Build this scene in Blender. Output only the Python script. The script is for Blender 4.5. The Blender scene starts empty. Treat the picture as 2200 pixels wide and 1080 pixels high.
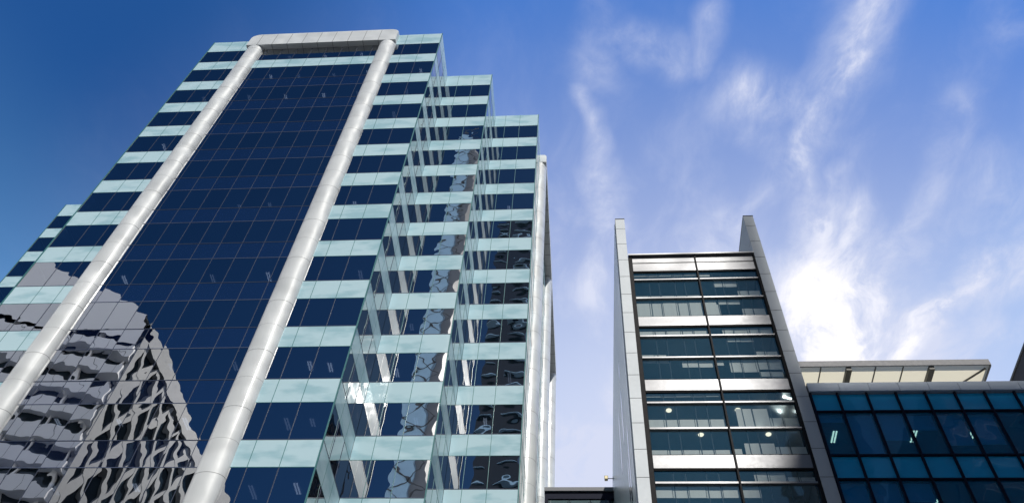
import bpy, math, random
from mathutils import Matrix, Vector
random.seed(7)
scene = bpy.context.scene
C = scene.collection

# ------------------------------------------------------------------ camera
PITCH, YAW, ROLL = 0.941580553, -0.129804749, 0.0833507067
cy, sy, cp, sp = math.cos(YAW), math.sin(YAW), math.cos(PITCH), math.sin(PITCH)
fwd = Vector((sy*cp, cy*cp, sp)); rgt = Vector((cy, -sy, 0)); up = rgt.cross(fwd)
cr, sr = math.cos(ROLL), math.sin(ROLL)
r2 = cr*rgt + sr*up; u2 = -sr*rgt + cr*up
cam_d = bpy.data.cameras.new('camera'); cam = bpy.data.objects.new('camera', cam_d); C.objects.link(cam)
cam.matrix_world = Matrix(((r2.x, u2.x, -fwd.x, 0), (r2.y, u2.y, -fwd.y, 0), (r2.z, u2.z, -fwd.z, 0), (0, 0, 0, 1)))
cam_d.sensor_width = 36; cam_d.lens = 36*1883.866/2200
cam_d.clip_start = 0.1; cam_d.clip_end = 6000
scene.camera = cam
GZ = -1.6                                           # street level (the camera is at eye height)

# ------------------------------------------------------------------ sun, exposure
SUN = Vector((0.224, -0.694, 0.684)).normalized()
sun_d = bpy.data.lights.new('sun', 'SUN'); sun_d.energy = 3.8; sun_d.angle = math.radians(0.5); sun_d.color = (1.0, 0.95, 0.88)
sun = bpy.data.objects.new('sun', sun_d); C.objects.link(sun)
sun.rotation_euler = SUN.to_track_quat('Z', 'Y').to_euler()
scene.view_settings.view_transform = 'Standard'; scene.view_settings.look = 'None'
scene.view_settings.exposure = 0.0; scene.view_settings.gamma = 1.0
scene.cycles.max_bounces = 10; scene.cycles.transparent_max_bounces = 16
scene.cycles.caustics_reflective = False; scene.cycles.caustics_refractive = False

# ------------------------------------------------------------------ node helper
class NT:
    def __init__(s, nt): s.nt = nt; s.n = nt.nodes; s.l = nt.links
    def add(s, t, **kw):
        n = s.n.new(t)
        for k, v in kw.items(): setattr(n, k, v)
        return n
    def link(s, a, b): s.l.new(a, b)
    def put(s, sock, v):
        if isinstance(v, bpy.types.NodeSocket): s.l.new(v, sock)
        elif v is not None: sock.default_value = v
    def m(s, op, a, b=None, c=None, clamp=False):
        n = s.add('ShaderNodeMath', operation=op, use_clamp=clamp)
        s.put(n.inputs[0], a); s.put(n.inputs[1], b); s.put(n.inputs[2], c)
        return n.outputs[0]
    def v(s, op, a, b=None, sc=None):
        n = s.add('ShaderNodeVectorMath', operation=op)
        s.put(n.inputs[0], a); s.put(n.inputs[1], b)
        if sc is not None: s.put(n.inputs['Scale'], sc)
        return n.outputs['Value'] if op in ('DOT_PRODUCT', 'LENGTH', 'DISTANCE') else n.outputs[0]
    def mix(s, f, a, b, mode='MIX'):
        n = s.add('ShaderNodeMix', data_type='RGBA', blend_type=mode)
        s.put(n.inputs[0], f); s.put(n.inputs[6], a); s.put(n.inputs[7], b)
        return n.outputs[2]
    def noise(s, vec, scale, detail=2, rough=0.5, dist=0.0):
        n = s.add('ShaderNodeTexNoise'); s.put(n.inputs['Vector'], vec)
        n.inputs['Scale'].default_value = scale; n.inputs['Detail'].default_value = detail
        n.inputs['Roughness'].default_value = rough; n.inputs['Distortion'].default_value = dist
        return n.outputs['Fac'], n.outputs['Color']
    def ramp(s, f, lo, hi, a=0.0, b=1.0, smooth=True):
        n = s.add('ShaderNodeMapRange', interpolation_type='SMOOTHSTEP' if smooth else 'LINEAR')
        s.put(n.inputs[0], f); s.put(n.inputs[1], lo); s.put(n.inputs[2], hi); s.put(n.inputs[3], a); s.put(n.inputs[4], b)
        return n.outputs[0]

# ------------------------------------------------------------------ world: clear sky with wisps of cirrus
W = bpy.data.worlds.new('World'); scene.world = W; W.use_nodes = True
t = NT(W.node_tree); t.n.clear()
sky = t.add('ShaderNodeTexSky', sky_type='NISHITA'); sky.sun_disc = False
sky.sun_elevation = math.radians(43.2); sky.sun_rotation = math.radians(162.1)
sky.altitude = 50; sky.air_density = 1.0; sky.dust_density = 0.4; sky.ozone_density = 3.0
geo = t.add('ShaderNodeTexCoord'); D = geo.outputs['Generated']
sep = t.add('ShaderNodeSeparateXYZ'); t.link(D, sep.inputs[0])
dz = t.m('MAXIMUM', sep.outputs[2], 0.04)
P = t.add('ShaderNodeCombineXYZ'); t.link(t.m('DIVIDE', sep.outputs[0], dz), P.inputs[0]); t.link(t.m('DIVIDE', sep.outputs[1], dz), P.inputs[1])
P = P.outputs[0]                                    # the point where a ray meets a flat cloud deck
# deep polarised blue
hs = t.add('ShaderNodeHueSaturation'); hs.inputs['Saturation'].default_value = 1.22; t.link(sky.outputs[0], hs.inputs['Color'])
base = t.mix(1.0, hs.outputs[0], (1.02, 1.80, 2.48, 1), 'MULTIPLY')
back = t.ramp(sep.outputs[1], 0.30, -0.30, 1.0, 0.125)                # sky behind the viewer dimmed so the glass mirrors navy
side = t.ramp(t.v('DOT_PRODUCT', D, (-0.547, 0.264, 0.795)), 0.88, 1.0, 1.12, 0.56)      # deepest blue high on the left
low = t.m('MULTIPLY', t.ramp(sep.outputs[2], 0.82, 0.62), t.ramp(sep.outputs[1], 0.0, 0.3))
base = t.mix(t.m('MULTIPLY', low, 0.55), base, (2.1, 5.4, 9.8, 1))
base = t.v('SCALE', base, sc=t.m('MULTIPLY', back, side))
# warp
_, wc = t.noise(P, 4.0, 3, 0.6)
wv = t.v('SCALE', t.v('SUBTRACT', wc, (0.5, 0.5, 0.5)), sc=0.10)
PW = t.v('ADD', P, wv)
st = t.v('MULTIPLY', t.v('ADD', P, t.v('SCALE', wv, sc=0.9)), (1.0, 0.58, 1.0))
n1, _ = t.noise(st, 10.0, 8, 0.62, 0.35)
n2, _ = t.noise(st, 30.0, 5, 0.65, 0.3)
SEG = [  # ends on the deck, half width, density
 ((0.040,0.36),(0.028,0.45),0.022,0.48), ((0.064,0.414),(0.115,0.448),0.022,0.62), ((0.157,0.39),(0.149,0.455),0.016,0.50),
 ((0.205,0.495),(0.245,0.515),0.036,0.78), ((0.335,0.36),(0.322,0.46),0.040,0.70), ((0.325,0.46),(0.287,0.585),0.030,0.74),
 ((0.287,0.585),(0.21,0.68),0.026,0.62), ((0.287,0.585),(0.325,0.70),0.024,0.66), ((0.225,0.545),(0.30,0.60),0.020,0.50),
 ((0.012,0.475),(0.030,0.60),0.012,0.62), ((0.028,0.60),(0.058,0.69),0.022,0.60), ((0.045,0.69),(0.02,0.80),0.024,0.48),
 ((0.325,0.70),(0.36,0.80),0.026,0.55), ((0.372,0.84),(0.395,0.96),0.085,1.45), ((0.35,0.78),(0.33,0.95),0.04,0.62),
 ((0.49,0.84),(0.475,0.92),0.030,0.95), ((0.535,0.79),(0.49,0.85),0.020,0.72), ((0.53,0.61),(0.55,0.67),0.036,0.66),
 ((0.475,0.53),(0.45,0.72),0.022,0.46), ((0.56,0.74),(0.53,0.82),0.026,0.55), ((0.373,0.66),(0.37,0.78),0.016,0.50), ((0.345,0.62),(0.34,0.70),0.014,0.40),
 ((0.50,0.38),(0.51,0.43),0.026,0.32), ((0.57,0.45),(0.585,0.62),0.024,0.34), ((0.61,0.68),(0.60,0.80),0.03,0.45), ((0.21,0.68),(0.17,0.84),0.034,0.50), ((0.43,0.74),(0.42,0.86),0.02,0.45),
]
tot = None
for (a, b, w, k) in SEG:
    a = Vector((a[0], a[1], 0)); b = Vector((b[0], b[1], 0)); ba = b-a; L2 = ba.length_squared
    pa = t.v('SUBTRACT', PW, tuple(a))
    h = t.m('MULTIPLY', t.v('DOT_PRODUCT', pa, tuple(ba)), 1.0/L2, clamp=True)
    d = t.v('DISTANCE', pa, t.v('SCALE', tuple(ba), sc=h))
    g = t.ramp(d, w*1.9, 0.0, 0.0, k)
    tot = g if tot is None else t.m('MAXIMUM', tot, t.m('MULTIPLY_ADD', tot, 0.25, g))
wis = t.m('ADD', t.ramp(n1, 0.28, 0.75, 0.15, 1.0), t.m('MULTIPLY', t.m('SUBTRACT', n2, 0.5), 0.7))
cl = t.m('MULTIPLY', tot, t.m('MAXIMUM', wis, 0.08))
# a soft high veil, thickest low in front
vd = t.v('DISTANCE', t.v('MULTIPLY', P, (0.75, 1.0, 1)), (0.16, 1.20, 0))
veil = t.ramp(vd, 1.02, 0.0, 0.0, 1.0)
thin = t.m('MULTIPLY', t.ramp(n1, 0.40, 0.80), t.ramp(vd, 1.05, 0.3, 0.0, 0.30))
fac = t.m('MINIMUM', t.m('ADD', t.m('ADD', t.m('MULTIPLY', cl, 0.85), veil), thin), 1.0)
fill_bank = t.ramp(t.m('ADD', sep.outputs[2], t.m('MULTIPLY', t.m('SUBTRACT', n1, 0.5), 0.25)), 0.60, 0.40)   # bright cloud added below the view to light faces turned ahead
fill_bank = t.m('MAXIMUM', fill_bank, t.ramp(sep.outputs[0], -0.64, -0.80))  # more cloud added left of the view to whiten walls
fac = t.m('MAXIMUM', fac, fill_bank)
fac = t.m('MULTIPLY', fac, t.m('MAXIMUM', t.ramp(sep.outputs[1], 0.02, 0.25), t.m('MULTIPLY', fill_bank, t.ramp(sep.outputs[1], -0.45, -0.15))))      # the deck lies ahead; the sky behind is clear
ccol = t.mix(t.m('MAXIMUM', t.ramp(cl, 0.25, 0.95), fill_bank), (6.8, 7.3, 9.2, 1), (10.8, 10.6, 11.0, 1))
ccol = t.mix(fill_bank, ccol, (13.5, 13.4, 13.6, 1))
col = t.mix(fac, base, ccol)
bg = t.add('ShaderNodeBackground'); bg.inputs['Strength'].default_value = 0.10; t.link(col, bg.inputs['Color'])
out = t.add('ShaderNodeOutputWorld'); t.link(bg.outputs[0], out.inputs[0])

# ------------------------------------------------------------------ materials
def newmat(name):
    m = bpy.data.materials.new(name); m.use_nodes = True
    t = NT(m.node_tree); t.n.clear()
    return m, t, t.add('ShaderNodeOutputMaterial')

def pane_normal(t, scale, dist, tilt, detail=1.0):
    """wavy float glass: every pane bows in its own way"""
    tc = t.add('ShaderNodeTexCoord'); g = t.add('ShaderNodeNewGeometry')
    rnd = g.outputs['Random Per Island']
    wn = t.add('ShaderNodeTexWhiteNoise', noise_dimensions='1D'); t.put(wn.inputs['W'], rnd)
    vec = t.v('ADD', tc.outputs['Object'], t.v('SCALE', wn.outputs['Color'], sc=37.0))
    f, _ = t.noise(vec, scale, detail, 0.45)
    b = t.add('ShaderNodeBump'); b.inputs['Strength'].default_value = 1.0; b.inputs['Distance'].default_value = dist
    t.put(b.inputs['Height'], f)
    tl = t.v('SCALE', t.v('SUBTRACT', wn.outputs['Color'], (0.5, 0.5, 0.5)), sc=tilt)
    return t.v('NORMALIZE', t.v('ADD', b.outputs[0], tl)), wn

def glass(name, tint, ior, refl=(0.95, 0.97, 1.0), scale=0.7, dist=0.010, tilt=0.006, solid=None, body=None, rough=0.0):
    m, t, o = newmat(name)
    n, wn = pane_normal(t, scale, dist, tilt)
    inc = t.add('ShaderNodeNewGeometry').outputs['Incoming']
    f0 = ((ior-1)/(ior+1))**2                        # Schlick, the same from both sides of the pane
    cs = t.m('SUBTRACT', 1.0, t.m('ABSOLUTE', t.v('DOT_PRODUCT', n, inc)), clamp=True)
    fr = t.m('MULTIPLY_ADD', t.m('POWER', cs, 5.0), 1-f0, f0)
    fr = t.m('MULTIPLY', fr, t.ramp(wn.outputs['Value'], 0.0, 1.0, 0.90, 1.0, False))
    gl = t.add('ShaderNodeBsdfGlossy'); gl.inputs['Roughness'].default_value = rough; gl.inputs['Color'].default_value = (*refl, 1); t.link(n, gl.inputs['Normal'])
    if solid:
        tr = t.add('ShaderNodeBsdfDiffuse'); tr.inputs['Color'].default_value = (*solid, 1)
    else:
        tr = t.add('ShaderNodeBsdfTransparent'); tr.inputs['Color'].default_value = (*tint, 1)
    if body:                                           # body tint of the coated glass
        bd = t.add('ShaderNodeBsdfDiffuse'); bd.inputs['Color'].default_value = (*body[:3], 1)
        m0 = t.add('ShaderNodeMixShader'); m0.inputs[0].default_value = body[3]; t.link(tr.outputs[0], m0.inputs[1]); t.link(bd.outputs[0], m0.inputs[2]); tr = m0
    mx = t.add('ShaderNodeMixShader'); t.link(fr, mx.inputs[0]); t.link(tr.outputs[0], mx.inputs[1]); t.link(gl.outputs[0], mx.inputs[2])
    t.link(mx.outputs[0], o.inputs[0])
    return m

def spandrel_mat(name, colr, rough=0.6, dist=0.010):
    m, t, o = newmat(name)
    n, wn = pane_normal(t, 0.9, dist, 0.008, 2.0)
    p = t.add('ShaderNodeBsdfPrincipled')
    tc = t.add('ShaderNodeTexCoord')
    v = t.mix(wn.outputs['Value'], (colr[0]*0.93, colr[1]*0.95, colr[2]*0.95, 1), (*colr, 1))
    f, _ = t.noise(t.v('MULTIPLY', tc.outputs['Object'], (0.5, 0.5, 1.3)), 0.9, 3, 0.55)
    v = t.mix(t.ramp(f, 0.44, 0.66), v, (colr[0]*0.68, colr[1]*0.79, colr[2]*0.81, 1))  # darker mottling painted in to imitate dappled light on the bands
    t.link(v, p.inputs['Base Color']); p.inputs['Roughness'].default_value = rough; p.inputs['IOR'].default_value = 1.2
    p.inputs['Coat Weight'].default_value = 0.6; p.inputs['Coat Roughness'].default_value = 0.045
    t.link(n, p.inputs['Normal']); t.link(n, p.inputs['Coat Normal'])
    t.link(p.outputs[0], o.inputs[0])
    return m

def panel(name, colr, rough=0.4, metal=0.0, bump=0.0, bscale=1.0, var=0.08, detail=2.0, stretch=(1, 1, 1), ior=1.5, coat=0.0):
    m, t, o = newmat(name)
    p = t.add('ShaderNodeBsdfPrincipled'); tc = t.add('ShaderNodeTexCoord')
    f, _ = t.noise(t.v('MULTIPLY', tc.outputs['Object'], stretch), bscale*0.8, 4, 0.6)
    c = t.mix(f, tuple(x*(1-var) for x in colr)+(1,), tuple(min(1, x*(1+var)) for x in colr)+(1,))
    t.link(c, p.inputs['Base Color']); p.inputs['Coat Weight'].default_value = coat; p.inputs['Coat Roughness'].default_value = 0.10; p.inputs['Metallic'].default_value = metal; p.inputs['IOR'].default_value = ior
    f2, _ = t.noise(tc.outputs['Object'], 6.0, 3, 0.6)
    t.link(t.ramp(f2, 0.3, 0.7, rough*0.96, min(1, rough*1.04)), p.inputs['Roughness'])
    if bump:
        f3, _ = t.noise(t.v('MULTIPLY', tc.outputs['Object'], stretch), bscale, detail, 0.5)
        b = t.add('ShaderNodeBump'); b.inputs['Strength'].default_value = 1.0; b.inputs['Distance'].default_value = bump
        t.link(f3, b.inputs['Height']); t.link(b.outputs[0], p.inputs['Normal'])
    t.link(p.outputs[0], o.inputs[0])
    return m

def lamp_mat(name, colr, k):
    m, t, o = newmat(name)
    e = t.add('ShaderNodeEmission'); e.inputs['Color'].default_value = (*colr, 1); e.inputs['Strength'].default_value = k
    t.link(e.outputs[0], o.inputs[0]); return m

M = {}
M['vision'] = glass('navy vision glass', (0.12, 0.15, 0.20), 6.5, scale=0.80, dist=0.007, tilt=0.006, rough=0.006)
M['dark_spandrel'] = glass('navy spandrel glass', None, 6.5, scale=0.80, dist=0.007, tilt=0.006, solid=(0.003, 0.007, 0.03))
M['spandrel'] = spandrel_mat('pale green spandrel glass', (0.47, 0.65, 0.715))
M['joint_teal'] = panel('teal glazing joint', (0.03, 0.16, 0.17), 0.5)
M['mullion'] = panel('silver glazing bar', (0.035, 0.05, 0.09), 0.6, 0.1, ior=1.3)
M['mullion_dim'] = panel('blue glazing seal', (0.05, 0.07, 0.13), 0.5)
M['white'] = panel('white metal cladding', (0.60, 0.63, 0.64), 0.50, 0.05, bump=0.32, bscale=0.50, var=0.13, detail=1.0, ior=1.35, coat=0.35)  # wide tone variation painted in for dappled light on the columns
M['groove'] = panel('cladding joint', (0.16, 0.17, 0.18), 0.7)
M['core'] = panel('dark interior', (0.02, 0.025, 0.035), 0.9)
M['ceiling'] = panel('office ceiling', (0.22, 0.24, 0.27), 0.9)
M['tube'] = lamp_mat('fluorescent tubes', (0.95, 0.97, 1.0), 1.5)
M['tube_warm'] = lamp_mat('warm fluorescent tubes', (1.0, 0.78, 0.46), 3.0)
M['tube_dim'] = lamp_mat('dim fluorescent tubes', (0.80, 0.88, 1.0), 0.55)
M['roof'] = panel('grey roof membrane', (0.35, 0.35, 0.34), 0.9, var=0.2)
M['silver'] = panel('brushed silver panel', (0.21, 0.215, 0.225), 0.44, 0.55, bump=0.12, bscale=0.45, var=0.05, detail=0.0, stretch=(1, 1, 1.6))
M['fin'] = panel('pale grey metal panel', (0.44, 0.48, 0.51), 0.5, 0.10, bump=0.03, bscale=0.6, var=0.05, detail=0.0, ior=1.35)
M['west'] = panel('glossy white wall panel', (0.90, 0.91, 0.92), 0.26, 0.05, bump=0.03, bscale=0.5, var=0.03)
M['black'] = panel('black frame', (0.012, 0.012, 0.014), 0.6, ior=1.2)
M['block_glass'] = glass('teal office glass', (0.82, 0.88, 0.90), 2.1, refl=(0.75, 0.95, 1.0), scale=0.8, dist=0.016, tilt=0.012, body=(0.012, 0.13, 0.23, 0.19), rough=0.016)
M['blind'] = panel('cream roller blind', (0.92, 0.88, 0.80), 0.9, var=0.10, stretch=(6, 1, .4))  # pale panels imitating a building reflected in the block's glass
M['seam'] = panel('dark seam', (0.10, 0.11, 0.12), 0.8)
M['block_ceiling'] = panel('pale office ceiling', (0.45, 0.50, 0.52), 0.9)
M['block_inside'] = panel('blue grey office interior', (0.03, 0.16, 0.24), 0.9, var=0.3)
M['downlight'] = lamp_mat('downlight lens', (1.0, 0.93, 0.70), 1.6)
M['pod_vision'] = glass('deep blue podium glass', (0.18, 0.42, 0.64), 1.6, scale=0.7, dist=0.016, tilt=0.008, body=(0.01, 0.30, 0.62, 0.32))
M['pod_panel'] = glass('blue podium spandrel glass', None, 1.55, scale=0.7, dist=0.012, tilt=0.006, solid=(0.012, 0.32, 0.62))
M['pod_blind'] = panel('blue screen blind', (0.28, 0.78, 0.95), 0.9, var=0.05)
M['pod_frame'] = panel('dark navy frame', (0.006, 0.009, 0.024), 0.6, ior=1.2)
M['parapet'] = panel('grey metal coping', (0.40, 0.46, 0.53), 0.45, 0.2, bump=0.01, bscale=0.9)
M['cream'] = panel('cream soffit board', (0.82, 0.78, 0.62), 0.8, var=0.04)
m_, t_, o_ = newmat('translucent cream roofing'); d_ = t_.add('ShaderNodeBsdfDiffuse'); d_.inputs['Color'].default_value = (0.80, 0.76, 0.60, 1)
r_ = t_.add('ShaderNodeBsdfTranslucent'); r_.inputs['Color'].default_value = (0.88, 0.82, 0.62, 1); x_ = t_.add('ShaderNodeMixShader'); x_.inputs[0].default_value = 0.72
t_.link(d_.outputs[0], x_.inputs[1]); t_.link(r_.outputs[0], x_.inputs[2]); t_.link(x_.outputs[0], o_.inputs[0]); M['sheet'] = m_
M['beam'] = panel('brown grey steel', (0.10, 0.10, 0.09), 0.6)
M['fascia'] = panel('grey canopy fascia', (0.16, 0.165, 0.18), 0.6)
M['char'] = panel('charcoal render', (0.05, 0.052, 0.065), 0.8, var=0.15)
M['link_glass'] = glass('grey green link glass', (0.60, 0.70, 0.70), 1.6, scale=0.8, dist=0.014, body=(0.22, 0.32, 0.33, 0.40))
M['link_in'] = panel('link interior', (0.14, 0.20, 0.21), 0.9, var=0.25)
M['steel'] = panel('bright steel fitting', (0.75, 0.75, 0.75), 0.25, 0.9)
M['lens'] = panel('warm lamp lens', (0.85, 0.72, 0.38), 0.3)
M['concrete'] = panel('cream concrete', (0.62, 0.57, 0.48), 0.85, var=0.10)
M['dark_window'] = panel('dark window glass', (0.01, 0.02, 0.03), 0.08)
M['white_conc'] = panel('white painted concrete', (0.92, 0.92, 0.92), 0.6, var=0.03)
M['lattice'] = panel('grey lattice cladding', (0.24, 0.26, 0.28), 0.6)
M['sky_glass'] = panel('pale blue glass cladding', (0.42, 0.66, 0.85), 0.25)
M['asphalt'] = panel('asphalt', (0.05, 0.05, 0.052), 0.9, var=0.25, bump=0.004, bscale=40)
M['paving'] = panel('concrete paving', (0.32, 0.31, 0.29), 0.85, var=0.15)
M['paint'] = panel('white road paint', (0.75, 0.75, 0.72), 0.7)

# ------------------------------------------------------------------ mesh builder
class MB:
    def __init__(s): s.v = []; s.f = []; s.mi = []; s.mats = []; s.sm = []
    def mat(s, k):
        if k not in s.mats: s.mats.append(k)
        return s.mats.index(k)
    def face(s, pts, mk, smooth=False):
        i = len(s.v); s.v += [tuple(p) for p in pts]; s.f.append(tuple(range(i, i+len(pts)))); s.mi.append(s.mat(mk)); s.sm.append(smooth)
    def box(s, x0, x1, y0, y1, z0, z1, mk):
        i = len(s.v); k = s.mat(mk)
        s.v += [(x, y, z) for z in (z0, z1) for (x, y) in ((x0, y0), (x1, y0), (x1, y1), (x0, y1))]
        for f in ((3, 2, 1, 0), (4, 5, 6, 7), (0, 1, 5, 4), (1, 2, 6, 5), (2, 3, 7, 6), (3, 0, 4, 7)):
            s.f.append(tuple(i+j for j in f)); s.mi.append(k); s.sm.append(False)
    def obox(s, o, u, n, a0, a1, b0, b1, z0, z1, mk):
        """box along plan direction u (a) and outward normal n (b)"""
        i = len(s.v); k = s.mat(mk)
        for z in (z0, z1):
            for (a, b) in ((a0, b1), (a1, b1), (a1, b0), (a0, b0)):
                s.v.append((o[0]+u[0]*a+n[0]*b, o[1]+u[1]*a+n[1]*b, z))
        for f in ((3, 2, 1, 0), (4, 5, 6, 7), (0, 1, 5, 4), (1, 2, 6, 5), (2, 3, 7, 6), (3, 0, 4, 7)):
            s.f.append(tuple(i+j for j in f)); s.mi.append(k); s.sm.append(False)
    def bar(s, a, b, w, d, nrm, mk):
        """square bar between two points, width w in the plane across nrm, depth d along nrm"""
        a = Vector(a); b = Vector(b); nrm = Vector(nrm).normalized(); ax = (b-a).normalized(); sd = ax.cross(nrm).normalized()
        i = len(s.v); k = s.mat(mk)
        for p in (a, b):
            for (q, r) in ((-1, 0), (1, 0), (1, 1), (-1, 1)): s.v.append(tuple(p+sd*(q*w/2)+nrm*(r*d)))
        for f in ((3, 2, 1, 0), (4, 5, 6, 7), (0, 1, 5, 4), (1, 2, 6, 5), (2, 3, 7, 6), (3, 0, 4, 7)):
            s.f.append(tuple(i+j for j in f)); s.mi.append(k); s.sm.append(False)
    def prism(s, poly, z0, z1, mk, top=True):
        """poly counter-clockwise seen from above"""
        n = len(poly)
        for i in range(n):
            a, b = poly[i], poly[(i+1) % n]
            s.face([(a[0], a[1], z0), (b[0], b[1], z0), (b[0], b[1], z1), (a[0], a[1], z1)], mk)
        if top:
            s.face([(p[0], p[1], z1) for p in poly], mk); s.face([(p[0], p[1], z0) for p in reversed(poly)], mk)
    def grid(s, rows, mk, smooth=True):
        """rows of points of equal length joined as one shared-vertex sheet"""
        i = len(s.v); n = len(rows[0]); k = s.mat(mk)
        for r in rows: s.v += [tuple(p) for p in r]
        for a in range(len(rows)-1):
            for b in range(n-1):
                s.f.append((i+a*n+b, i+a*n+b+1, i+(a+1)*n+b+1, i+(a+1)*n+b)); s.mi.append(k); s.sm.append(smooth)
    def build(s, name, parent=None):
        me = bpy.data.meshes.new(name); me.from_pydata(s.v, [], s.f)
        for k in s.mats: me.materials.append(M[k])
        me.polygons.foreach_set('material_index', s.mi); me.polygons.foreach_set('use_smooth', s.sm); me.update()
        o = bpy.data.objects.new(name, me); C.objects.link(o)
        if parent is not None:
            o.parent = parent
            if parent.type == 'EMPTY': o.matrix_parent_inverse = parent.matrix_world.inverted()
        return o

def thing(name, label, cat, loc=(0, 0, GZ), group=None):
    o = bpy.data.objects.new(name, None); C.objects.link(o); o.location = loc; o.matrix_world = Matrix.Translation(loc)
    o['label'] = label; o['category'] = cat
    if group: o['group'] = group
    return o
def tag(o, label=None, cat=None, kind=None):
    if label: o['label'] = label
    if cat: o['category'] = cat
    if kind: o['kind'] = kind
    return o
def nrm(u): return (u[1], -u[0])

def panes(mb, o, u, js, z0, z1, mk, gap=0.02, off=0.0):
    n = nrm(u)
    for a, b in zip(js[:-1], js[1:]):
        a += gap/2; b -= gap/2
        p = lambda s, z: (o[0]+u[0]*s+n[0]*off, o[1]+u[1]*s+n[1]*off, z)
        mb.face([p(a, z0+gap/2), p(b, z0+gap/2), p(b, z1-gap/2), p(a, z1-gap/2)], mk)

# ------------------------------------------------------------------ ground
g = MB(); g.face([(-3000, -3000, GZ), (3000, -3000, GZ), (3000, 3000, GZ), (-3000, 3000, GZ)], 'paving'); tag(g.build('ground'), kind='structure')
g = MB(); g.box(-400, 400, 5.0, 21.0, GZ-0.3, GZ+0.004, 'asphalt')
tag(g.build('road'), kind='structure')
g = MB()
for x in range(-200, 200, 8): g.face([(x, 12.93, GZ+0.008), (x+4, 12.93, GZ+0.008), (x+4, 13.07, GZ+0.008), (x, 13.07, GZ+0.008)], 'paint')
tag(g.build('road_marking'), kind='structure')
g = MB(); g.box(-400, 400, 21.0, 27.4, GZ-0.2, GZ+0.13, 'paving'); g.box(-400, 400, -3.4, 5.0, GZ-0.2, GZ+0.13, 'paving'); tag(g.build('pavement'), kind='structure')

# ------------------------------------------------------------------ the tall striped tower
TW = thing('office_tower', 'tall stepped glass tower with navy and pale green bands and a white tube frame', 'office tower', (-20, 45, GZ))
P0 = 3.725
def top(k): return 70.46 if k == 0 else 66.30-P0*(k-1)
def bot(k): return 68.43 if k == 0 else top(k)-1.5
NF = 19                                             # storeys down to the street
ZL = -11.11
bays = {   # runs of facade: (start point, direction, joint distances)
 'L':  [((-30.93, 44.0), (0, -1), [i*1.6 for i in range(11)]), ((-30.93, 28.0), (1, 0), [0, 1.595, 2.83, 4.18])],
 'C':  [((-26.75, 28.0), (1, 0), [0] + [1.064+1.289*i for i in range(8)] + [11.3])],
 'R':  [((-15.45, 28.0), (1, 0), [0, 1.41, 2.78, 4.34]), ((-11.11, 28.0), (0, 1), [0, 1.3, 2.6, 3.9])],
 'B2': [((-11.11, 31.9), (1, 0), [0, 1.05, 2.34, 3.93]), ((-7.18, 31.9), (0, 1), [0, 1.33, 2.66, 4.0])],
 'B3': [((-7.18, 35.9), (1, 0), [0, 0.94, 2.22, 3.85]), ((-3.33, 35.9), (0, 1), [i*1.483 for i in range(24)])],
 'W':  [((-50.3, 62.0), (0, -1), [i*1.5 for i in range(13)]), ((-50.3, 44.0), (1, 0), [0, 1.6] + [1.6+1.483*i for i in range(1, 13)])],
}
def frame(mb, o, u, js, z0, z1, mk, w=0.045, proud=0.02, skip_ends=True):
    n = nrm(u)
    for i, s in enumerate(js):
        if skip_ends and i in (0, len(js)-1): continue
        mb.obox(o, u, n, s-w/2, s+w/2, -0.08, proud, z0, z1, mk)
def hbar(mb, o, u, a, b, z, mk, w=0.04, proud=0.02):
    mb.obox(o, u, nrm(u), a, b, -0.08, proud, z-w/2, z+w/2, mk)

def spandrel(key, k):
    sb = MB(); z1, z0 = top(k), bot(k)
    for (o, u, js) in bays[key]:
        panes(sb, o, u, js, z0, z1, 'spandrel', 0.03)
        frame(sb, o, u, js, z0, z1, 'joint_teal', 0.03, 0.004)
        hbar(sb, o, u, 0.0, js[-1], z0+0.0, 'joint_teal', 0.03, 0.006)
    return sb.build('spandrel', TW)
def window(key, k):
    zt, zb = bot(k), max(top(k+1), GZ+0.1)
    wb = MB(); mb = MB()
    for (o, u, js) in bays[key]:
        panes(wb, o, u, js, zb, zt, 'vision', 0.02)
        if key == 'C' and k >= 1 and k+1 < NF:
            panes(wb, o, u, js, bot(k+1), zb, 'dark_spandrel', 0.02)
            frame(mb, o, u, js, bot(k+1), zt, 'mullion', 0.026, 0.008)
            hbar(mb, o, u, 0, js[-1], zb, 'mullion', 0.040, 0.014)
            hbar(mb, o, u, 0, js[-1], bot(k+1), 'mullion_dim', 0.040, 0.010)
        else:
            frame(mb, o, u, js, zb+0.02, zt-0.02, 'mullion' if key in ('C', 'R', 'L') else 'joint_teal', 0.028, 0.012)
            hbar(mb, o, u, 0, js[-1], zb+0.016, 'mullion_dim', 0.03, 0.010)
    w = wb.build('window', TW)
    mb.build('mullion', w)
for k in range(NF):
    for key in bays:
        if key == 'W' and k > 6: continue
        if key == 'C' and k == 0: window(key, 0); continue
        if key == 'C' and k == 1: spandrel(key, 1); window(key, 1); continue
        if key == 'C': window(key, k); continue
        spandrel(key, k); window(key, k)
# corner posts
cb = MB()
for (x, y) in ((-11.11, 28), (-7.18, 31.9), (-3.33, 35.9), (-30.93, 28), (-50.3, 44)):
    cb.box(x-0.03, x+0.03, y-0.03, y+0.03, GZ, 70.46, 'joint_teal')
cb.build('corner_post', TW)
wb = MB()
for z0, z1, mk in ((GZ, bot(7)-0.01, 'dark_spandrel'),): wb.box(-50.3, -30.96, 44.0, 62, z0, top(7)-P0, mk)
wb.build('lower_wall', TW)
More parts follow.
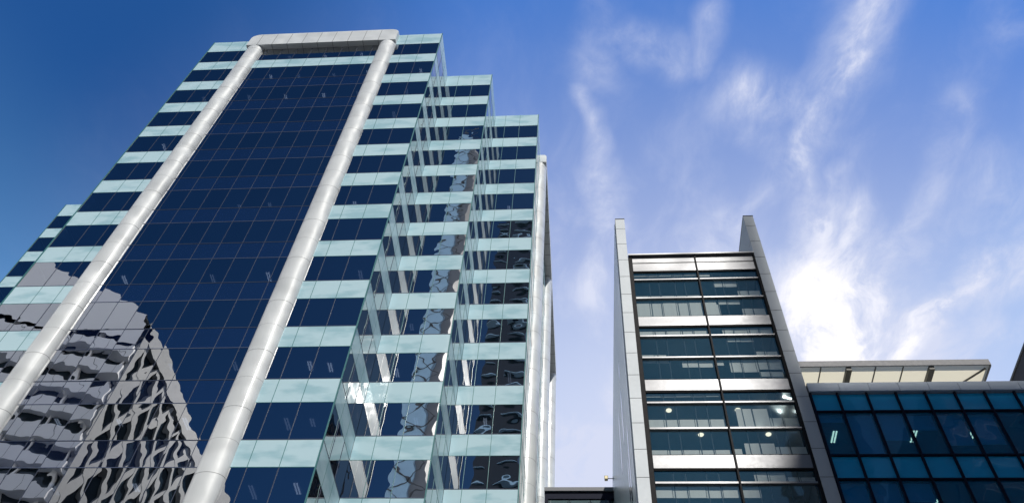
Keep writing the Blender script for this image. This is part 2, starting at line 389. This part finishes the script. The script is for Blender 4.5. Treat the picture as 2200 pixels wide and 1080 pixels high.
# slabs with ceilings, core, roof
foot = [(-30.78, 28.15), (-11.26, 28.15), (-11.26, 32.05), (-7.33, 32.05), (-7.33, 36.05), (-3.48, 36.05), (-3.48, 69.9), (-30.78, 69.9)]
wing = [(-50.15, 44.15), (-30.80, 44.15), (-30.80, 61.9), (-50.15, 61.9)]
for k in range(NF):
    s = MB(); zc = bot(k)+0.06
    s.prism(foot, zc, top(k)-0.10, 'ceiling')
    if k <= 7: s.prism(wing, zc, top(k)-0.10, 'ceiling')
    s.build('floor_slab', TW)
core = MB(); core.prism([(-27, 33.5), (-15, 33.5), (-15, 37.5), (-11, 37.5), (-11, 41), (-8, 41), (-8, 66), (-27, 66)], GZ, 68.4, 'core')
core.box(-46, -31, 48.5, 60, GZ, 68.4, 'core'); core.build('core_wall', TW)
rf = MB(); rf.prism(foot, 70.40, 70.43, 'roof'); rf.prism(wing, 70.40, 70.43, 'roof'); rf.build('roof', TW)
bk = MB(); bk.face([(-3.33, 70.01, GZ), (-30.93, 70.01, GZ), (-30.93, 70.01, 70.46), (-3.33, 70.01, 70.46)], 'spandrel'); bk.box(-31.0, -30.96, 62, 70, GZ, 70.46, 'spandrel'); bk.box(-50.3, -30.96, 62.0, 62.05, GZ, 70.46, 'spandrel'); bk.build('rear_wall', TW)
# lit ceiling strips seen through the glass
def strip(x, y0, k, L=1.0):
    b = MB(); z = bot(k)+0.045; mk = 'tube' if random.random() < 0.35 else 'tube_dim'; L *= random.uniform(0.55, 1.05)
    for dx in (-0.06, 0.06): b.box(x+dx-0.032, x+dx+0.032, y0, y0+L, z-0.03, z, mk)
    b.build('ceiling_light', TW)
for (x, k) in ((-24.0, 0), (-20.9, 0), (-17.8, 0), (-24.6, 1), (-22.3, 1), (-19.4, 1), (-16.6, 1), (-25.3, 2), (-22.4, 2), (-19.4, 2), (-16.7, 2), (-28.9, 2), (-28.4, 3), (-29.3, 4), (-28.3, 7),
               (-21.6, 6), (-19.6, 6), (-26.1, 8), (-20.9, 8), (-17.6, 8), (-12.3, 1), (-12.9, 2), (-13.3, 3), (-14.1, 6), (-12.3, 8), (-13.4, 10), (-12.4, 10), (-13.6, 11), (-12.4, 11), (-14.2, 12), (-12.2, 12),
               (-24.6, 11), (-21.6, 11), (-18.4, 11), (-16.7, 11), (-23.0, 12), (-19.3, 12), (-20.5, 10), (-17.2, 10)):
    strip(x, 28.15+(random.uniform(0.45, 0.6) if k < 5 else random.uniform(0.8, 1.1)), k, random.uniform(0.7, 1.0))
for (x, k) in ((-9.9, 8), (-8.6, 10), (-9.4, 12), (-10.2, 9)): strip(x, 32.05+1.0, k, 0.9)
for (x, k) in ((-5.4, 3), (-4.4, 8), (-5.6, 9), (-4.6, 11), (-5.8, 11), (-4.2, 12)): strip(x, 36.05+1.0, k, 0.9)

# white tube frame on the front and on the east side
def half_tube(o, u, w, p, z0, z1, name='column', ring0=0.0):
    """half round pilaster centred at plan point o on a wall running along u"""
    n = nrm(u); b = MB(); N = 18
    pr = [(-w*math.cos(math.pi*i/N), p*math.sin(math.pi*i/N)) for i in range(N+1)]
    pt = lambda q, z, s=1.0: (o[0]+u[0]*q[0]*s+n[0]*q[1]*s, o[1]+u[1]*q[0]*s+n[1]*q[1]*s, z)
    zs = [z0+(z1-z0)*i/40 for i in range(41)]
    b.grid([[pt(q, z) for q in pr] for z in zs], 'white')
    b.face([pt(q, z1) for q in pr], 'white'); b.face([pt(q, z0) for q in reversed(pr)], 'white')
    z = z1-ring0; i = 0
    while z > z0:
        h = 0.011 if i % 2 == 0 else 0.005
        b.grid([[pt(q, z-h, 1.006) for q in pr], [pt(q, z+h, 1.006) for q in pr]], 'groove')
        z -= P0/2; i += 1
    return b.build(name, TW)
half_tube((-26.75, 28), (1, 0), 0.69, 0.47, GZ, 69.0, ring0=1.1)
half_tube((-15.45, 28), (1, 0), 0.69, 0.47, GZ, 69.0, ring0=1.1)
def portal_beam(o, u, a0, a1, zb, zt, p, rc, joints):
    """beam with rounded outer corners (seen face on) and a rounded top edge"""
    n = nrm(u); b = MB(); rows = []
    prof = [(0.0, zb), (p, zb)] + [(p-0.35*(1-math.cos(x))*0.8, zt-0.42+0.42*math.sin(x)) for x in [math.pi/2*i/7 for i in range(8)]] + [(0.0, zt)]
    # stations along the beam; near the ends the top drops round the corner radius
    sts = [a0+rc*(1-math.cos(math.pi/2*i/8)) for i in range(9)] + [a0+rc+(a1-a0-2*rc)*i/10 for i in range(1, 10)] + [a1-rc*(1-math.sin(math.pi/2*i/8)) for i in range(0, 9)]
    for s in sts:
        d = 0.0
        if s < a0+rc: x = (a0+rc-s)/rc; d = rc*(1-math.sqrt(max(0, 1-x*x)))
        if s > a1-rc: x = (s-a1+rc)/rc; d = rc*(1-math.sqrt(max(0, 1-x*x)))
        rows.append([(o[0]+u[0]*s+n[0]*q, o[1]+u[1]*s+n[1]*q, zb+(z-zb)*(zt-d-zb)/(zt-zb)) for (q, z) in prof])
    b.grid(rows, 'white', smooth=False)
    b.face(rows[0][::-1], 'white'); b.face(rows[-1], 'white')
    for s in joints:
        b.obox(o, u, n, s-0.018, s+0.018, 0.02, p+0.006, zb-0.006, zt-0.40, 'groove')
    return b.build('frame_beam', TW)
portal_beam((-27.44, 28), (1, 0), 0.0, 12.68, 68.46, 70.98, 0.47, 0.75, [0.9+1.289*i*1.0 for i in range(9)])
for y in (40.3, 53.2, 66.0):
    half_tube((-3.33, y), (0, 1), 0.70, 0.58, GZ, 69.0, ring0=1.1)
portal_beam((-3.33, 39.6), (0, 1), 0.0, 27.1, 68.46, 70.3, 0.58, 0.75, [1.3+1.289*i for i in range(20)])

# ------------------------------------------------------------------ the narrow block between two blade walls
BL = thing('office_block', 'narrow glass office block with silver floor bands between two tall grey blade walls', 'office block', (6, 44, GZ))
BP = 4.37
def blade(x0, x1, mk, wall):
    b = MB(); b.box(x0, x1, 28.0, 62.0, GZ, 41.68, mk)
    z = 41.68-0.95
    while z > GZ:
        b.box(x0-0.002, x1+0.002, 27.994, 28.4, z-0.010, z+0.010, 'seam'); z -= BP/3
    b.box(x0-0.01, x1+0.01, 27.985, 62.02, 41.68, 41.74, 'seam')
    return b.build('blade_wall', BL)
blade(2.09, 2.60, 'fin', 0); blade(9.24, 9.78, 'fin', 1)
w = MB(); WB = 0.0
yy = 28.35
while yy < 61.9:
    y1 = min(61.95, yy+2.8)
    w.box(2.045-WB, 2.09, yy, y1-0.03, GZ, 41.66, 'west'); yy = y1; WB = 0.0
w.build('side_cladding', BL)
for (y0, y1, z0, z1) in ((33.2, 33.9, 30.2, 33.5), (33.2, 33.9, 34.6, 35.6), (30.4, 31.0, 24.0, 28.4), (31.6, 32.1, 23.6, 27.4), (36.5, 37.2, 31.0, 35.0)):
    sw = MB(); sw.box(2.038, 2.05, y0, y1, z0, z1, 'dark_window'); sw.build('slit_window', BL)  # thin dark strips set on the white side wall
fr = MB()
fr.box(2.60, 2.80, 28.02, 28.5, GZ, 38.0, 'black'); fr.box(9.12, 9.24, 28.03, 28.5, GZ, 38.0, 'black')
fr.box(6.085, 6.155, 27.99, 28.3, GZ, 38.1, 'black'); fr.build('frame', BL)
cap = MB(); cap.box(2.62, 9.23, 27.9, 28.6, 38.10, 38.2, 'silver'); cap.build('coping', BL)
body = MB(); body.box(2.65, 9.2, 28.6, 61.8, 37.6, 38.05, 'roof'); body.box(2.65, 9.2, 61.8, 61.95, GZ, 38, 'fin'); body.box(2.65, 9.2, 33.2, 33.3, GZ, 37.6, 'block_inside'); body.build('roof', BL)
def bandrow(z0, z1):
    s = MB()
    for (a, b) in ((2.82, 6.08), (6.16, 9.12)):
        s.box(a, b, 28.06, 28.3, z0+0.03, z1-0.03, 'silver')
    return s.build('silver_band', BL)
bandrow(37.56, 38.10); bandrow(36.84, 37.54)
BX = [2.82, 6.08], [6.16, 9.12]
def bfloor(zt, i):
    rows = [zt, zt-0.70, zt-2.20, zt-3.64]
    wv = MB()
    for (a, b) in BX:
        for r0, r1 in zip(rows[1:], rows[:-1]):
            wv.face([(a, 28.15, r0+0.02), (b, 28.15, r0+0.02), (b, 28.15, r1-0.02), (a, 28.15, r1-0.02)], 'block_glass')
    win = wv.build('window', BL)
    tr = MB()
    for z in rows[1:3]: tr.box(2.82, 9.12, 28.05, 28.2, z-0.045, z+0.045, 'silver')
    for z in (rows[0]-0.01, rows[3]+0.01): tr.box(2.82, 9.12, 28.10, 28.2, z-0.03, z+0.03, 'black')
    tr.build('transom', win)
    if zt-4.4 > GZ: bandrow(rows[3]-0.73, rows[3])
    sl = MB(); sl.box(2.66, 9.2, 28.32, 33.2, zt+0.02, zt+0.70, 'block_ceiling'); sl.build('floor_slab', BL)
    # thin bars behind the glass imitating grid lines of a reflection
    im = MB()
    for (a, b) in BX:
        for j in range(1, 5):
            x = a+(b-a)*j/5+(0.1 if j % 2 else -0.06); im.box(x-0.012, x+0.012, 28.20, 28.225, rows[3], zt, 'seam')
    im.build('inner_mullion', win)
    return rows
zt = 36.84; bi = 0  # pale panels added behind the glass in place of a mirrored building
MIRROR_PANELS = {0: [(0, 0.0, 1.0, 2.40, 3.58), (0, 0.0, 1.0, 1.85, 2.16), (0, 0.0, 1.0, 0.02, 0.22), (1, 0.0, 0.2, 0.0, 0.3), (1, 0.22, 0.62, 0.74, 1.20), (1, 0.6, 0.98, 1.55, 2.0), (1, 0.0, 0.25, 2.3, 3.4), (1, 0.6, 0.98, 2.95, 3.45), (1, 0.2, 0.6, 2.24, 2.6)],
          1: [(0, 0.0, 1.0, 0.2, 0.52), (1, 0.2, 1.0, 0.05, 0.66), (1, 0.25, 0.66, 0.74, 1.0), (1, 0.65, 0.98, 1.70, 2.16), (0, 0.0, 0.35, 1.85, 2.16), (0, 0.0, 0.4, 2.26, 2.4), (0, 0.55, 1.0, 2.26, 2.7), (1, 0.2, 1.0, 2.26, 3.05), (1, 0.62, 0.98, 2.9, 3.35), (1, 0.0, 0.12, 2.3, 2.6)],
          2: [(0, 0.0, 1.0, 0.03, 0.2), (0, 0.0, 1.0, 1.55, 2.16), (1, 0.14, 0.6, 0.95, 2.1), (1, 0.6, 1.0, 1.5, 1.95), (1, 0.16, 0.58, 2.9, 3.6), (1, 0.58, 1.0, 3.1, 3.6), (0, 0.0, 1.0, 3.25, 3.6), (1, 0.0, 0.12, 3.2, 3.6)],
          3: [(1, 0.2, 0.62, 0.05, 0.66), (1, 0.62, 1.0, 0.3, 0.66), (0, 0.0, 1.0, 0.75, 1.3), (1, 0.0, 0.25, 0.8, 1.3), (1, 0.25, 1.0, 2.3, 2.8), (0, 0.0, 0.6, 2.3, 2.6)]}
while zt > 2:
    bfloor(zt, bi)
    for (bay, f0, f1, a, b) in MIRROR_PANELS.get(bi, []):
        x0, x1 = BX[bay]; xa = x0+(x1-x0)*f0; xb = x0+(x1-x0)*f1
        bb = MB(); n = max(1, round((xb-xa)/0.62)); wd = (xb-xa)/n
        for q in range(n):
            bb.box(xa+q*wd+0.012, xa+(q+1)*wd-0.012, 28.24+0.01*(q % 2), 28.25+0.01*(q % 2), zt-b, zt-a, 'blind')
        bb.build('blind', BL)  # added panel imitating a pale reflection
    zt -= BP; bi += 1
def dome(mb, x, y, z, r, h, mk, N=16):
    rows = []
    for j in range(5):
        a = math.pi/2*j/4; rows.append([(x+r*math.cos(a)*math.cos(2*math.pi*i/N), y+r*math.cos(a)*math.sin(2*math.pi*i/N), z-h*math.sin(a)) for i in range(N+1)])
    mb.grid(rows, mk)
for (x, y) in ((3.88, 29.3), (6.94, 29.3), (5.41, 30.9), (8.46, 30.9)):
    d = MB(); dome(d, x, y, 28.12, 0.13, 0.07, 'downlight'); d.build('downlight', BL)

# ------------------------------------------------------------------ the low blue wing on the right
PD = thing('office_wing', 'low dark blue glass office wing with grey coping and a cream roof canopy', 'office building', (22, 44, GZ))
PX0, PX1 = 9.86, 34.3
pj = [9.86] + [11.0+1.225*i for i in range(20)]
b = MB()
xs = [9.80] + [11.13+1.255*i for i in range(19)]
for a, c in zip(xs[:-1], xs[1:]): b.box(a+0.008, c-0.008, 27.86, 28.5, 27.80, 28.30, 'parapet')
b.box(9.8, xs[-1], 27.9, 28.45, 27.82, 28.28, 'seam'); b.build('coping', PD)
r = MB(); r.box(9.8, 34.3, 28.5, 60, 27.5, 27.8, 'roof'); r.build('roof', PD)
f = MB()
for x in pj: f.box(x-0.042, x+0.042, 27.95, 28.15, GZ, 27.8, 'pod_frame')
zr = [27.78]; z = 26.72
rowsP = [(26.72, 27.78, 'p')]
while z > GZ+4:
    rowsP.append((z-2.39, z, 'v')); rowsP.append((z-3.59, z-2.39, 'p')); z -= 3.59
for (z0, z1, kd) in rowsP: f.box(9.8, 34.3, 27.96, 28.14, z0-0.04, z0+0.04, 'pod_frame')
f.build('frame', PD)
for ri, (z0, z1, kd) in enumerate(rowsP):
    wv = MB(); panes(wv, (0, 28.05), (1, 0), pj, z0, z1, 'pod_panel' if kd == 'p' else 'pod_vision', 0.02)
    wv.build('spandrel' if kd == 'p' else 'window', PD)
    if kd == 'v':
        s = MB(); s.box(9.85, 34.2, 28.3, 33.9, z1+0.02, z1+1.0, 'block_inside'); s.build('floor_slab', PD)
inn = MB(); inn.box(9.85, 34.2, 33.9, 34.0, GZ, 27.5, 'core'); inn.box(34.2, 34.3, 28.2, 60, GZ, 27.8, 'char'); inn.build('inner_wall', PD)
for (c, r0, fr0, fr1) in ((1, 0, 0.0, 1.0), (2, 0, 0.0, 0.60), (3, 0, 0.0, 0.36), (4, 0, 0.0, 0.72), (0, 0, 0.0, 0.16), (5, 0, 0.0, 0.7), (1, 1, 0.0, 1.0), (0, 1, 0.0, 0.6), (2, 1, 0.0, 0.38), (6, 1, 0, 0.4), (9, 0, 0, 0.5), (8, 1, 0, 0.6)):
    z1 = 26.72-3.59*r0-0.05; bb = MB(); bb.box(pj[c]+0.06, pj[c+1]-0.06, 28.22, 28.235, z1-2.29*fr1, z1-2.29*fr0, 'pod_blind'); bb.build('blind', PD)
for (x, y, r0) in ((10.85, 29.2, 0), (14.2, 29.2, 0), (16.6, 29.25, 0), (10.6, 29.2, 1), (14.0, 29.2, 1), (17.4, 29.2, 1), (20.0, 29.2, 0)):
    z1 = 26.72-3.59*r0+0.015; bb = MB()
    for dx in (-0.06, 0.06): bb.box(x+dx-0.03, x+dx+0.03, y, y+0.72, z1-0.03, z1, 'tube_warm')
    bb.build('ceiling_light', PD)
# roof canopy
c = MB(); c.face([(9.9, 37.5, 32.0), (19.55, 37.5, 32.0), (19.55, 30.42, 32.0), (9.9, 30.42, 32.0)], 'sheet'); c.box(9.9, 19.60, 30.36, 30.42, 31.97, 32.34, 'fascia'); c.box(19.55, 19.62, 30.42, 37.5, 31.95, 32.34, 'fascia'); c.box(9.9, 19.6, 37.4, 37.5, 32.02, 32.32, 'fascia')
can = c.build('roof_canopy', PD)
for x, wd, dp in ((11.63, 0.05, 0.05), (12.94, 0.25, 0.22), (14.23, 0.05, 0.05), (15.53, 0.05, 0.05), (16.83, 0.25, 0.22)):
    bm = MB(); bm.box(x-wd/2, x+wd/2, 30.45, 37.4, 32.0-dp, 31.998, 'beam'); bm.build('beam', can)
bm = MB(); bm.bar((19.40, 30.60, 31.93), (17.2, 33.02, 31.93), 0.07, 0.066, (0, 0, 1), 'beam'); bm.build('brace', can)
for x in (12.94, 16.83):
    bm = MB(); bm.box(x-0.1, x+0.1, 35.0, 35.2, 27.8, 31.78, 'beam'); bm.build('post', can)
bw = MB(); bw.box(9.9, 19.5, 37.5, 37.6, 27.8, 32.3, 'cream'); bw.build('canopy_wall', can)

# ------------------------------------------------------------------ charcoal building behind the wing
DB = thing('charcoal_building', 'plain charcoal walled building rising behind the low blue wing', 'building', (34, 50, GZ))
b = MB(); b.box(26.05, 44, 34.5, 66, GZ, 39.95, 'char'); b.build('wall', DB)
b = MB(); b.box(26.0, 44.1, 34.4, 66.1, 39.95, 40.1, 'beam'); b.build('coping', DB)

# ------------------------------------------------------------------ glazed link between tower and block
LK = thing('link_building', 'low glazed link with grey roof edge between the tower and the narrow block', 'link building', (-0.6, 52, GZ))
b = MB(); b.box(-2.75, 2.03, 48.85, 52, 39.42, 39.72, 'fascia'); b.box(-2.75, 2.03, 49.2, 51.9, 39.72, 39.75, 'roof'); b.build('roof_edge', LK)
b = MB(); b.box(-2.7, 2.02, 49.0, 49.2, 38.85, 39.42, 'pod_frame'); b.box(-2.72, -2.5, 49.0, 49.2, GZ, 38.85, 'pod_frame'); b.box(1.70, 1.78, 48.98, 49.2, GZ, 39.5, 'pod_frame'); b.build('fascia', LK)
b = MB()
lj = [-2.5, -1.05, 0.40, 1.70]
z = 38.83; rows = []
while z > 20: rows.append((z-2.2, z)); z -= 2.22
for (z0, z1) in rows: panes(b, (0, 49.08), (1, 0), lj, z0, z1, 'link_glass', 0.04)
win = b.build('window', LK)
fx = MB()
for (z0, z1) in rows[:4]:
    for x in lj:
        for dx in (-0.09, 0.09):
            if lj[0] < x+dx < lj[-1]:
                for zz in (z1-0.18, z0+0.18): dome(fx, x+dx, 49.05, zz, 0.035, 0.03, 'steel', 8)
fx.build('glass_fitting', win)
b = MB(); b.box(-2.6, 2.0, 51.8, 51.95, GZ, 39.4, 'link_in'); b.box(-2.6, 2.0, 49.3, 51.8, 38.95, 39.0, 'link_in')
for i in range(5): b.box(-2.6+i*0.95, -2.52+i*0.95, 50.2, 50.3, 20, 38.9, 'beam')
b.box(-2.6, 2, 49.6, 49.7, 37.8, 37.9, 'beam'); b.build('inner_wall', LK)

# ------------------------------------------------------------------ floodlight on the block's west wall
FL = thing('floodlight', 'small square floodlight with warm lens on a short arm on the white wall', 'floodlight', (1.87, 49.0, 40.5))
b = MB(); b.box(1.62, 2.04, 48.98, 49.02, 40.56, 40.60, 'beam'); b.box(2.015, 2.045, 48.9, 49.1, 40.45, 40.7, 'beam'); b.build('arm', FL)
b = MB(); b.box(1.44, 1.66, 48.90, 49.12, 40.46, 40.70, 'beam'); b.box(1.42, 1.68, 48.86, 48.90, 40.43, 40.73, 'beam'); b.build('housing', FL)
b = MB(); b.box(1.45, 1.65, 48.845, 48.862, 40.46, 40.70, 'lens'); b.box(1.45, 1.65, 48.91, 49.10, 40.445, 40.462, 'lens'); b.build('lens', FL)

# ------------------------------------------------------------------ the buildings across the street (the facades mirror them)
LT = thing('lattice_tower', 'white banded tower with grey diagonal lattice side across the street, mirrored in the navy glass', 'office tower', (-60, -15, GZ))
A = (-47.4, -4.0); u = (-math.cos(math.radians(14)), math.sin(math.radians(14))); L = 42.0
Bp = (A[0]+u[0]*L, A[1]+u[1]*L)
b = MB(); b.prism([Bp, (Bp[0], -40), (A[0], -40), A], GZ, 70.6, 'dark_window'); b.build('wall', LT)
uu = (-u[0], -u[1])                                   # from the far end to the corner; outward normal must face the tower
nn = (math.sin(math.radians(14)), math.cos(math.radians(14)))
z = 66.9
while z > 0:
    b = MB(); b.obox(A, u, nn, -0.3, L, 0.0, 0.9, z-1.5, z, 'white_conc'); 
    for q in range(28): b.obox(A, u, nn, 0.4+1.5*q, 0.44+1.5*q, 0.9, 0.906, z-1.5, z, 'seam')
    for q in range(14): b.obox(A, u, nn, 0.2+3.0*q, 0.45+3.0*q, 0.0, 0.35, z, z+1.55, 'white_conc')
    b.build('white_band', LT); z -= 3.05
b = MB()
N = 24
def crown(s): return 71.5+6.5*math.sin(min(1, s/26)*math.pi*0.62)*1.0-(0.0 if s < 26 else (s-26)*0.45)
fr_ = [(A[0]+u[0]*L*i/N+nn[0]*0.9, A[1]+u[1]*L*i/N+nn[1]*0.9) for i in range(N+1)]
bk_ = [(p[0]-nn[0]*9, p[1]-nn[1]*9) for p in fr_]
b.grid([[(p[0], p[1], 67.6) for p in fr_], [(p[0], p[1], crown(L*i/N)) for i, p in enumerate(fr_)], [(p[0], p[1], crown(L*i/N)+2.0) for i, p in enumerate(bk_)], [(p[0], p[1], 67.6) for p in bk_]], 'white_conc', False)
b.build('crown', LT)
b = MB(); X = A[0]+0.05; H = 71.2; dy = 3.1; dzz = 6.6
yy = -4.0; k0 = -12
for k in range(-16, 24):
    for sg in (1, -1):
        # line z = sg*(y+4)*dzz/dy + k*dzz, clipped to the face
        pts = []
        for i in range(0, 73):
            y = -4.0-0.5*i; zz = sg*(y+4.0)*2.0+k*dzz
            if GZ < zz < H: pts.append((X, y, zz))
        if len(pts) > 2: b.bar(pts[0], pts[-1], 0.72, 0.35 if sg > 0 else 0.33, (1, 0, 0), 'lattice')
b.box(X, X+0.5, -5.2, -3.9, GZ, H, 'lattice'); b.box(X, X+0.5, -40, -3.9, 69.2, 71.6, 'lattice'); b.build('lattice', LT)

ST = thing('slim_tower', 'slim pale blue glass tower across the street, mirrored in the stepped bay', 'office tower', (-27, -50, GZ))
b = MB(); b.box(-29.4, -26.0, -56, -42, GZ, 196, 'sky_glass'); b.box(-26.0, -24.2, -56, -43.2, GZ, 190, 'lattice'); b.build('wall', ST)
b = MB()
for i in range(40):
    z = i*5.0
    for sg in (1, -1): b.bar((-29.4 if sg > 0 else -24.3, -41.98, z), (-24.3 if sg > 0 else -29.4, -41.98, z+5.0), 0.14, 0.1, (0, 1, 0), 'seam')
b.build('bracing', ST)

HT = thing('ledge_tower', 'dark tower with curved pale ledges across the street, mirrored in the last stepped bay', 'apartment tower', (-15, -50, GZ))
b = MB(); b.box(-18.4, -10.0, -48, -43, GZ, 172, 'dark_window'); b.build('wall', HT)
for i in range(48):
    z = i*3.6; b = MB()
    for (xa, xb) in ((-18.4, -16.0), (-14.4, -10.2)):
        xm = (xa+xb)/2; hw = (xb-xa)/2; front = [(xm+hw*math.cos(math.pi*j/10), -43+0.8*math.sin(math.pi*j/10)) for j in range(11)]
        b.prism(front, z, z+0.16, 'sky_glass')
    if i*3.6 < 170: b.build('balcony', HT)

CT = thing('concrete_tower', 'cream concrete office building with gridded windows across the street, behind the viewer', 'office tower', (14, -22, GZ))
for (xa, xb, h) in ((8.0, 21.8, 52),):
    y1 = -14.2 if h > 60 else -14.6
    b = MB(); b.box(xa, xb, -16.2 if h > 60 else -24, y1, GZ, h, 'dark_window'); b.build('wall', CT)
    b = MB(); i = 0
    while i*3.7 < h:
        z = i*3.7; b.box(xa, xb, y1, y1+0.3, z-1.0, z+0.85, 'concrete'); i += 1
    n = max(1, round((xb-xa)/0.9))
    for i in range(n+1):
        x = xa+(xb-xa)*i/n; b.box(x-0.13, x+0.13, y1, y1+0.36, GZ, h, 'concrete')
    b.box(xa, xb, y1, y1+0.32, h-3, h+0.6, 'concrete'); b.build('concrete_grid', CT)

BB = thing('balcony_building', 'dark apartment building with railed balconies across the street, mirrored in the low blue wing', 'apartment building', (44, -22, GZ))
b = MB(); b.prism([(36.0, -14.2), (36.0, -32), (58, -32), (58, -14.2)], GZ, 69, 'char'); b.prism([(33.0, -14.6), (33.0, -30), (36.0, -30), (36.0, -14.6)], GZ, 60, 'char'); b.build('wall', BB)
for i in range(6):
    for (xa, xb) in ((37.5, 42.0), (44.0, 50.0)):
        z = 66-i*3.6-(1.2 if xa > 40 else 0); b = MB(); b.box(xa, xb, -14.2, -12.6, z-0.2, z, 'fin'); b.box(xa, xb, -12.68, -12.6, z+0.95, z+1.05, 'fin')
        n = int((xb-xa)/0.18)
        for q in range(n+1): b.box(xa+(xb-xa)*q/n-0.02, xa+(xb-xa)*q/n+0.02, -12.66, -12.62, z, z+0.95, 'fin')
        b.build('balcony', BB)

SK = thing('skyscraper', 'very tall plain skyscraper standing far behind the viewer, shading the low blue wing', 'skyscraper', (90, -215, GZ))  # added out of view to block the sun from the low wing
b = MB(); b.box(82.7, 106, -232, -200.6, GZ, 254.6, 'dark_window'); b.box(82.72, 84.1, -203.5, -200.62, 254.6, 269, 'char'); b.build('wall', SK)  # corner turret raised to shade the right blade wall too
for i in range(60):
    z = i*4.2
    b = MB(); b.box(82.6, 106.1, -200.6, -200.2, z-0.7, z+0.7, 'char'); b.box(82.3, 82.7, -232, -200.2, z-0.7, z+0.7, 'char'); b.build('spandrel', SK)
